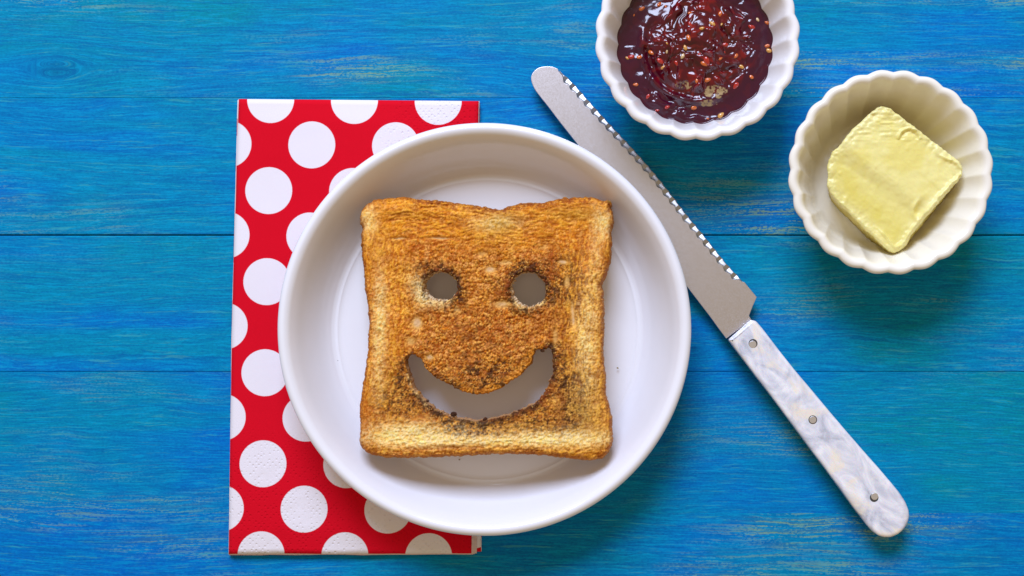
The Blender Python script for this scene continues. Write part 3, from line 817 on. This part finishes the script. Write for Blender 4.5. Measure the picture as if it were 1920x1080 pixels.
cj = mixc(cj, (0.30, 0.003, 0.006), ce * sm(.57, .74, lu2 * .6 + lu * .4) * .9)
cj = mixc(cj, (0.13, 0.005, 0.006), sm(.50, .66, lu2) * .6 * (.25 + .75 * ce))
froth = (gauss(fx, fy, 1345, 172, 26, 13) + gauss(fx, fy, 1282, 160, 16, 7) + gauss(fx, fy, 1328, 193, 20, 5)) * 1.4
froth = sm(.42, .52, froth * (fbm(fx * .10, fy * .10, 66, 5) * 1.5 - .05)) * sm(.34, .56, fbm(fx * .28, fy * .28, 67, 3))
cj = mixc(cj, (0.42, 0.29, 0.12), froth * .85)
alpha = np.clip(froth * .8, 0, 1)
Vj = np.stack([Xj.ravel(), Yj.ravel(), zj.ravel() - 0.004], 1)
i_, j_ = np.meshgrid(np.arange(nR - 1), np.arange(nA), indexing='ij'); i_ = i_.ravel(); j_ = j_.ravel(); j2 = (j_ + 1) % nA
Fj = np.stack([i_ * nA + j_, (i_ + 1) * nA + j_, (i_ + 1) * nA + j2, i_ * nA + j2], 1)
# the body of jam below its surface follows the bowl's wall
zs = np.linspace(JZ - 0.001, 0.0046, 8)
base = len(Vj); rows = []
for z_ in zs:
    rz = inner_r(max(z_, .0045)) + jfl(th - R(-136)) * np.interp(z_, [.004, .009, .014], [.05, .5, .65]) - 0.00005
    rows.append(np.stack([rz * np.cos(th), rz * np.sin(th), np.full(nA, z_ - .004)], 1))
Vj = np.concatenate([Vj] + rows + [np.array([[0, 0, 0.0004]])])
cj = np.concatenate([cj, np.tile(np.array([[0.05, .003, .006]]), (len(Vj) - len(cj), 1))])
alpha = np.concatenate([alpha, np.zeros(len(Vj) - len(alpha))])
jn = np.arange(nA); jn2 = (jn + 1) % nA; fsj = [Fj]
last = (nR - 1) * nA
for k in range(8):
    cur = base + k * nA
    fsj.append(np.stack([last + jn, cur + jn, cur + jn2, last + jn2], 1)); last = cur
fsj.append(np.stack([last + jn, np.full(nA, len(Vj) - 1), np.full(nA, len(Vj) - 1), last + jn2], 1)[:0])
jam = meshobj("raspberry_jam", Vj, np.concatenate(fsj), M['jam'], cols=np.c_[cj, alpha])
jam.location = (jx0, jy0, .004)
tag(jam, "glossy dark red raspberry jam full of seeds filling the upper fluted bowl", "jam")
def jam_z(x, y):
    i = np.argmin((xw - x) ** 2 + (yw - y) ** 2); return zj.ravel()[i]
def seed_mesh(name, mat):
    nu, nv = 8, 5; vs, fs = [], []
    for i in range(nv + 1):
        ph = math.pi * i / nv
        for j in range(nu):
            a_ = 2 * math.pi * j / nu
            taper = 1 - .25 * math.cos(ph)
            vs.append((0.00095 * math.cos(ph), .00058 * math.sin(ph) * math.cos(a_) * taper, .00042 * math.sin(ph) * math.sin(a_)))
    for i in range(nv):
        for j in range(nu):
            fs.append((i * nu + j, i * nu + (j + 1) % nu, (i + 1) * nu + (j + 1) % nu, (i + 1) * nu + j))
    me = bpy.data.meshes.new(name); me.from_pydata(vs, [], fs); me.polygons.foreach_set("use_smooth", [True] * len(me.polygons)); me.materials.append(M[mat]); return me
sm_mesh = {k: seed_mesh("seed", k) for k in ('seed_gold', 'seed_orange', 'seed_pale', 'seed_red')}
seeds = [(1334, 48, 'seed_gold', 1.5), (1314, 58, 'seed_gold', 1.2), (1222, 97, 'seed_orange', 1.6), (1290, 75, 'seed_orange', 1.5), (1293, 26, 'seed_orange', .9), (1421, 35, 'seed_pale', 1.1), (1440, 40, 'seed_orange', 1.3),
 (1442, 92, 'seed_gold', 1.5), (1439, 84, 'seed_orange', 1.3), (1280, 108, 'seed_pale', 1.4), (1284, 92, 'seed_gold', 1.3), (1380, 105, 'seed_orange', 1.2), (1392, 125, 'seed_gold', 1.4), (1319, 122, 'seed_orange', 1.6), (1326, 150, 'seed_orange', 1.6),
 (1306, 153, 'seed_orange', 1.2), (1353, 214, 'seed_gold', 1.6), (1303, 200, 'seed_orange', 1.5), (1243, 128, 'seed_gold', 1.1), (1250, 83, 'seed_gold', .6), (1237, 6, 'seed_orange', 1.3), (1204, 14, 'seed_orange', 1.4), (1200, 106, 'seed_orange', 1.4),
 (1183, 105, 'seed_red', 1.6), (1192, 157, 'seed_orange', 1.2), (1350, 26, 'seed_orange', 1.4), (1352, 47, 'seed_gold', .8), (1293, 50, 'seed_red', 1.4), (1358, 85, 'seed_red', 1.6), (1238, 116, 'seed_red', 1.8), (1324, 118, 'seed_red', 2.0),
 (1410, 50, 'seed_red', 1.6), (1250, 98, 'seed_pale', .8), (1409, 142, 'seed_orange', 1.3), (1380, 160, 'seed_red', 1.7), (1350, 112, 'seed_orange', .9), (1268, 120, 'seed_red', 1.3), (1251, 200, 'seed_red', 1.2), (1233, 205, 'seed_red', 1.0), (1215, 180, 'seed_red', 1.2)]
rg = random.Random(8)
for _ in range(6):
    a_ = rg.random() * 6.283; r_ = 140 * math.sqrt(rg.random())
    seeds.append((1308 + r_ * math.cos(a_), 85 + r_ * math.sin(a_), rg.choice(['seed_gold', 'seed_orange', 'seed_red', 'seed_orange', 'seed_red']), .5 + .6 * rg.random()))
for (a_, b_, k_, sc_) in seeds:
    x, y = P(a_, b_, JZ + .002); z = jam_z(x, y)
    o = bpy.data.objects.new("seed", sm_mesh[k_]); C.objects.link(o); o.parent = jam
    o.location = (x - jx0, y - jy0, z - .004 - 0.00008 * sc_); o.scale = (sc_,) * 3
    o.rotation_euler = (rg.uniform(-.4, .4), rg.uniform(-.4, .4), rg.uniform(0, 6.28))

# ------------------------------------------------------------------ butter
BZ = 0.0200
bo = [(1653,199),(1665,203.5),(1700,229),(1735,256),(1770,283),(1797,304),(1803,316),(1801,332),(1793,342),(1770,368),(1740,403),(1709,441),(1702,456),(1690,468),(1677,474),(1666,469),(1655,459),(1641,446),(1619,425),(1597,402.7),(1575,381),(1556,360),
      (1551,345),(1553,330),(1551.5,311),(1556,296),(1560,284),(1571,277),(1597,243),(1611,231),(1625,218),(1640,205)]
bl_px = [prep(bo, 1.2, 51, 2.6)]
bl = [np.array([P(a_, b_, BZ) for a_, b_ in l]) for l in bl_px]
sB = slab(bl, 0.00035)
qx, qy = PX(sB['x'], sB['y'], BZ)
dB = sB['d'] / S
# axis u runs along the knife ridge (upper left -> lower right), w across it
e1 = np.array([0.80, 0.60]); e2 = np.array([0.60, -0.80])
uB = (qx - 1677) * e1[0] + (qy - 337) * e1[1]; wB = (qx - 1677) * e2[0] + (qy - 337) * e2[1]
wob = (fbm(qx * .02, qy * .02, 6, 3) - .5) * 22
fold = wB + 22 + wob * .5
hb = 0.0021 * sm(-16, 20, fold) + 0.0010 * sm(-60, -120, fold)
hb += (fbm(uB * .012, wB * .07, 14, 4) - .5) * 0.0003 + (fbm(qx * .09, qy * .09, 18, 3) - .5) * 0.00035
# smeared ridges and wrinkles near the rims
brim = np.exp(-(dB / 16) ** 2)
hb += (fbm((qx + wob) * .10, (qy - wob) * .10, 24, 4) - .45) * 0.0017 * brim
rid = np.exp(-(((dB - 10 - 5 * np.sin(uB * .045 + wob * .1)) / 2.6) ** 2)) * sm(20, 60, (qx - 1677) * .77 + (qy - 337) * .64)
hb += rid * 0.0011
dxx = (qx - 1724) + wob * .5; dyy = (qy - 390) - wob * .35; dr = np.hypot(dxx * 1.15 + dyy * .35, dyy * .75); hb -= np.exp(-(dr / 9) ** 2) * 0.0014; hb += np.exp(-((dr - 14) / 4) ** 2) * .0008 * sm(-.2, .9, -dxx / (dr + 1))
arc = np.exp(-((np.hypot(qx - 1702, qy - 262) - 20) / 2.6) ** 2) * (qy < 262); hb += arc * .0007 - np.exp(-((np.hypot(qx - 1702, qy - 262) - 14) / 3) ** 2) * (qy < 262) * .0006
hb += (fbm(qx * .05, qy * .22, 26, 3) - .5) * .0010 * sm(290, 230, qy)
rB = 0.0010; tB = np.clip(sB['d'] / rB, 0, 1)
ztB = BZ + hb - rB * (1 - np.sqrt(1 - (1 - tB) ** 2)) - 0.001 * 0
zbB = np.full(sB['N'], 0.0046)
cB = np.tile(np.array([0.88, 0.79, 0.30]), (sB['N'], 1))
cB = mixc(cB, (0.82, 0.70, 0.17), sm(.45, .62, fbm(qx * .02, qy * .02, 77, 3)) * .6)
cB = mixc(cB, (0.68, 0.56, 0.07), sm(14, -50, fold) * .5 * sm(-110,-50,fold))  # half below the ridge darkened: its shading painted into the colour
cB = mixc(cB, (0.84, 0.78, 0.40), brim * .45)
def bbul(t, bv):
    nn = (fbm(qx[bv] * .08, qy[bv] * .08 + t * 4, 44, 3) - .5)
    return nn * 0.0012 * math.sin(math.pi * t) - 0.0005 * t
VB, FtB, FbB, FwB, wlB, srcB, frB = build_slab(sB, ztB, zbB, bbul, 10)
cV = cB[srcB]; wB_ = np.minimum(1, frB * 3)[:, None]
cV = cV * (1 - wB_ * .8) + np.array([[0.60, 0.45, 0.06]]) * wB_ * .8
VB[:, 1] -= 0.0016 * np.clip((BZ - VB[:, 2] - .001) / (BZ - .0056), 0, 1)
VB[:, 0] += 0.0034 * np.clip((BZ - VB[:, 2] - .001) / (BZ - .0056), 0, 1)
VB -= np.array([bx0, by0, 0.0046])
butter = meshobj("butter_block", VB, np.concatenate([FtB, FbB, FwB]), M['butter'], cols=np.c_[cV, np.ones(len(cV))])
butter.location = (bx0, by0, 0.0046)
tag(butter, "pale yellow square block of butter with smeared edges in the right fluted bowl", "butter")

# ------------------------------------------------------------------ knife
kz = 0.0062      # top face of the blade
ks = P(1366, 637, kz); 
kax = Vector((P(1690, 1000)[0] - P(1024, 140)[0], P(1690, 1000)[1] - P(1024, 140)[1])).normalized()
ka = math.atan2(kax.y, kax.x)
korg = Vector((*P(1390, 618), 0))
knife = empty("table_knife", korg, (0, 0, ka))
tag(knife, "long serrated table knife with pearly white riveted handle, lying diagonally right of the plate", "knife")
Rinv = Matrix.Rotation(-ka, 2)
def K(px_, py_, z):
    v_ = Vector(P(px_, py_, z)) - korg.xy
    return Rinv @ v_
def smooth_open(pts, n):
    return smooth_profile(pts, n)
spine = [(1362,635),(1346,614),(1330,592),(1290,540),(1245,481),(1190,409),(1135,337),(1080,267),(1050,229),(1028,200),(1012,180),(1002,166),(996,150),(998,138),(1008,128),(1021,124.5),(1036,125),(1046,129)]
edgep = [(1050,132),(1065,145),(1080,160),(1110,194),(1150,238),(1190,281),(1230,327),(1260,365),(1290,404),(1320,440),(1360,490),(1393,526)]
heel = [(1419,557),(1411,575),(1404.5,592),(1409,600)]
# blade flat: strip between spine and the inner line of the serrations
ser_w = 11.0
eC = smooth_open(edgep, 24)
tg = np.gradient(eC, axis=0); tg /= np.hypot(*tg.T)[:, None]
inn = np.stack([-tg[:, 1], tg[:, 0]], 1)   # towards the blade (left/down)
if (inn[len(inn) // 2] @ np.array([-1, 0.5])) < 0: inn = -inn
arc_l = np.r_[0, np.cumsum(np.hypot(*np.diff(eC, axis=0).T))]
ease = sm(0, 25, arc_l) * sm(arc_l[-1], arc_l[-1] - 18, arc_l)
wS = ser_w * (0.25 + .75 * ease)
pitch = 20.3
inner_line = eC + inn * (wS * (1 + .16 * np.cos(arc_l * 2 * np.pi / pitch)))[:, None]
body_px = [tuple(p_) for p_ in smooth_open(spine, 5)] + [tuple(p_) for p_ in inner_line] + [(1396, 529)] + heel
def extr(name, pts, z1, z0, mat, bev=0.0, parent=None, zfun=None):
    n_ = len(pts); 
    cx_, cy_ = np.mean([p_[0] for p_ in pts]), np.mean([p_[1] for p_ in pts])
    P2 = np.array(pts)
    t_ = np.roll(P2, -1, 0) - np.roll(P2, 1, 0); t_ /= np.hypot(*t_.T)[:, None] + 1e-12
    area_ = 0.5 * np.sum(P2[:, 0] * np.roll(P2[:, 1], -1) - np.roll(P2[:, 0], -1) * P2[:, 1])
    if area_ < 0: P2 = P2[::-1]; t_ = np.roll(P2, -1, 0) - np.roll(P2, 1, 0); t_ /= np.hypot(*t_.T)[:, None] + 1e-12
    nrm = np.stack([t_[:, 1], -t_[:, 0]], 1)
    prof_ = [(0, z0)] + [(0, z1 - bev)] + ([(bev * (1 - math.cos(a)), z1 - bev + bev * math.sin(a)) for a in (R(22), R(45), R(68), R(90))] if bev else [])
    vs_ = []
    for (o_, z_) in prof_:
        q_ = P2 - nrm * o_
        vs_ += [(x, y, z_) for x, y in q_]
    fs_ = []
    for k_ in range(len(prof_) - 1):
        for j in range(n_):
            fs_.append((k_ * n_ + j, k_ * n_ + (j + 1) % n_, (k_ + 1) * n_ + (j + 1) % n_, (k_ + 1) * n_ + j))
    fs_.append(tuple((len(prof_) - 1) * n_ + j for j in range(n_)))
    fs_.append(tuple(reversed(range(n_))))
    return meshobj(name, vs_, fs_, mat, parent, smooth=False)
bl_pts = [tuple(K(a_, b_, kz)) for a_, b_ in body_px]
bl_pts = bl_pts + []
blade = extr("blade", bl_pts, kz, kz - 0.0012, M['steel'], 0.00018, knife)
# serrated edge: hollow-ground scallops, each one a dip across the bevel
ns = 900; aa = np.linspace(0, arc_l[-1], ns)
E = np.stack([np.interp(aa, arc_l, eC[:, 0]), np.interp(aa, arc_l, eC[:, 1])], 1)
IN = np.stack([np.interp(aa, arc_l, inn[:, 0]), np.interp(aa, arc_l, inn[:, 1])], 1)
Wd = np.interp(aa, arc_l, wS)
ph = (aa / pitch) % 1.0
dip = np.sin(np.pi * ph) ** 0.8
saw = np.where(ph < .62, 1 - ph / .62, (ph - .62) / .38); saw = saw ** 1.1
nw = 7; vs_ = []
for k_ in range(nw + 1):
    f_ = k_ / nw
    off = Wd * (1 + .16 * np.cos(aa * 2 * np.pi / pitch)) * (1 - f_) - (-1) * 0
    edge_in = dip * 1.8 * f_
    q_ = E + IN * (off + edge_in)[:, None]
    z_ = kz - 0.00003 - 0.00025 * f_ - 0.00052 * saw * (0.75 + 0.5 * _h(np.floor(aa / pitch), np.zeros(ns), 3)) * min(1, f_ / .35) ** .7 * np.clip(Wd / (ser_w * S * 0 + ser_w), 0, 1)
    zz_ = np.maximum(z_, kz - 0.00118)
    for (a_, b_), zq in zip(q_, zz_):
        v_ = K(a_, b_, kz); vs_.append((v_.x, v_.y, zq))
nb_ = len(vs_)
for (a_, b_) in (E + IN * (dip * 1.8)[:, None]):
    v_ = K(a_, b_, kz); vs_.append((v_.x, v_.y, kz - 0.0012))
for (a_, b_) in (E + IN * (Wd * (1 + .16 * np.cos(aa * 2 * np.pi / pitch)))[:, None]):
    v_ = K(a_, b_, kz); vs_.append((v_.x, v_.y, kz - 0.0012))
fs_ = []
for k_ in range(nw + 2):
    for j in range(ns - 1):
        fs_.append((k_ * ns + j, k_ * ns + j + 1, (k_ + 1) * ns + j + 1, (k_ + 1) * ns + j))
vv = np.array(vs_); 
f0 = fs_[ns * 2]; nz = np.cross(vv[f0[1]] - vv[f0[0]], vv[f0[2]] - vv[f0[0]])[2]
if nz < 0: fs_ = [tuple(reversed(f)) for f in fs_]
meshobj("serrated_edge", vs_, fs_, M['serr'], knife, smooth=True)
# handle
hz = 0.0108
hp = [(1366,637),(1387,618.5),(1408.5,599.5),(1418,601.5),(1431,616.6),(1461,656),(1492,695),(1525,734),(1557.6,773),(1590,811),(1623,849),(1648,877),(1671,904),(1686,922),(1698,940),(1705,957),(1706,970),(1702,984),(1694,995),(1684,1003),(1671,1008),(1659,1008),(1648,1005),(1638,998),
      (1628,987),(1601,952),(1575,916),(1549,880),(1520,842),(1492,804),(1466,769),(1440,734),(1418,706),(1396.6,677.5),(1380,656)]
hl = resample(hp, 3.0)
def hpts(z, shrink=0.0, dx=0, dy=0): 
    return [tuple(K(a_ + dx, b_ + dy, z)) for a_, b_ in hl]
def handle_scale(name, z1, z0, bev, mat):
    pts = np.array([tuple(K(a_, b_, hz)) for a_, b_ in hl])
    P2 = pts; area_ = 0.5 * np.sum(P2[:, 0] * np.roll(P2[:, 1], -1) - np.roll(P2[:, 0], -1) * P2[:, 1])
    if area_ < 0: P2 = P2[::-1]
    P2 = blur_loop(P2, 1)
    t_ = np.roll(P2, -1, 0) - np.roll(P2, 1, 0); t_ /= np.hypot(*t_.T)[:, None]
    nrm = np.stack([t_[:, 1], -t_[:, 0]], 1)
    n_ = len(P2); vs_ = []; rows_ = []
    # signed: inset with rounding, then gentle crown up to a spine line
    axis_y = 0.5 * (P2[:, 1].max() + P2[:, 1].min())
    ins_ = [0, 0] + [bev * (1 - math.cos(R(a))) for a in (18, 36, 54, 72, 90)]
    zs_ = [z0, z1 - bev * .8] + [z1 - bev * .8 * (1 - math.sin(R(a))) for a in (18, 36, 54, 72, 90)]
    for o_, z_ in zip(ins_, zs_):
        q_ = P2 - nrm * o_
        for x, y in q_: vs_.append((x, y, z_))
    k0 = len(ins_)
    fs_ = []
    for k_ in range(k0 - 1):
        for j in range(n_): fs_.append((k_ * n_ + j, k_ * n_ + (j + 1) % n_, (k_ + 1) * n_ + (j + 1) % n_, (k_ + 1) * n_ + j))
    fs_.append(tuple((k0 - 1) * n_ + j for j in range(n_)))
    fs_.append(tuple(reversed(range(n_))))
    o = meshobj(name, vs_, fs_, mat, knife, smooth=True)
    # keep the top cap flat-shaded while the rounding is smooth
    o.data.polygons[len(fs_) - 2].use_smooth = False
    o.data.polygons[len(fs_) - 1].use_smooth = False
    return o
handle_scale("handle_scale", hz, kz + 0.0001, 0.0016, M['pearl'])
# narrower tang and lower scale
def inset_loop(ins):
    pts = np.array([tuple(K(a_, b_, hz)) for a_, b_ in hl]); P2 = pts
    if 0.5 * np.sum(P2[:, 0] * np.roll(P2[:, 1], -1) - np.roll(P2[:, 0], -1) * P2[:, 1]) < 0: P2 = P2[::-1]
    P2 = blur_loop(P2, 2); t_ = np.roll(P2, -1, 0) - np.roll(P2, 1, 0); t_ /= np.hypot(*t_.T)[:, None]
    return [tuple(p_) for p_ in (P2 - np.stack([t_[:, 1], -t_[:, 0]], 1) * ins)]
extr("tang", inset_loop(0.0003), kz + 0.0001, kz - 0.0014, M['steel'], 0, knife)
extr("handle_scale", inset_loop(0.0006), kz - 0.0014, 0.0012, M['pearl'], 0, knife).data.materials[0] = M['pearl']
# little bright bevel lip at the front of the scale
def disc(name, cxp, cyp, r0, r1, z0, z1, mat, parent, n_=28, dome=0.0):
    c_ = K(cxp, cyp, hz); vs_ = []; 
    rings_ = [(r0, z0), (r0, z1), (r1, z1 + dome)] if r1 < r0 else [(r0, z0), (r0, z1)]
    for (r_, z_) in rings_:
        for j in range(n_): a_ = 2 * math.pi * j / n_; vs_.append((r_ * math.cos(a_), r_ * math.sin(a_), z_))
    fs_ = []
    for k_ in range(len(rings_) - 1):
        for j in range(n_): fs_.append((k_ * n_ + j, k_ * n_ + (j + 1) % n_, (k_ + 1) * n_ + (j + 1) % n_, (k_ + 1) * n_ + j))
    fs_.append(tuple((len(rings_) - 1) * n_ + j for j in range(n_)))
    o = meshobj(name, vs_, fs_, mat, parent, smooth=False); o.location = (c_.x, c_.y, 0); return o
for (a_, b_, tilt, r_) in ((1412, 644, .03, 8.2), (1524, 787, 0.0, 8.0), (1639, 933, -.04, 8.0)):
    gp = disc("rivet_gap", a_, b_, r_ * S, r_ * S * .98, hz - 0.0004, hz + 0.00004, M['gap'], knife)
    rv = disc("rivet", a_, b_, (r_ - 1.5) * S, (r_ - 2.0) * S, hz - 0.0004, hz + 0.00008, M['rivet'], knife, dome=0.00003)
    rv.rotation_euler = (tilt, tilt * .6, 0)
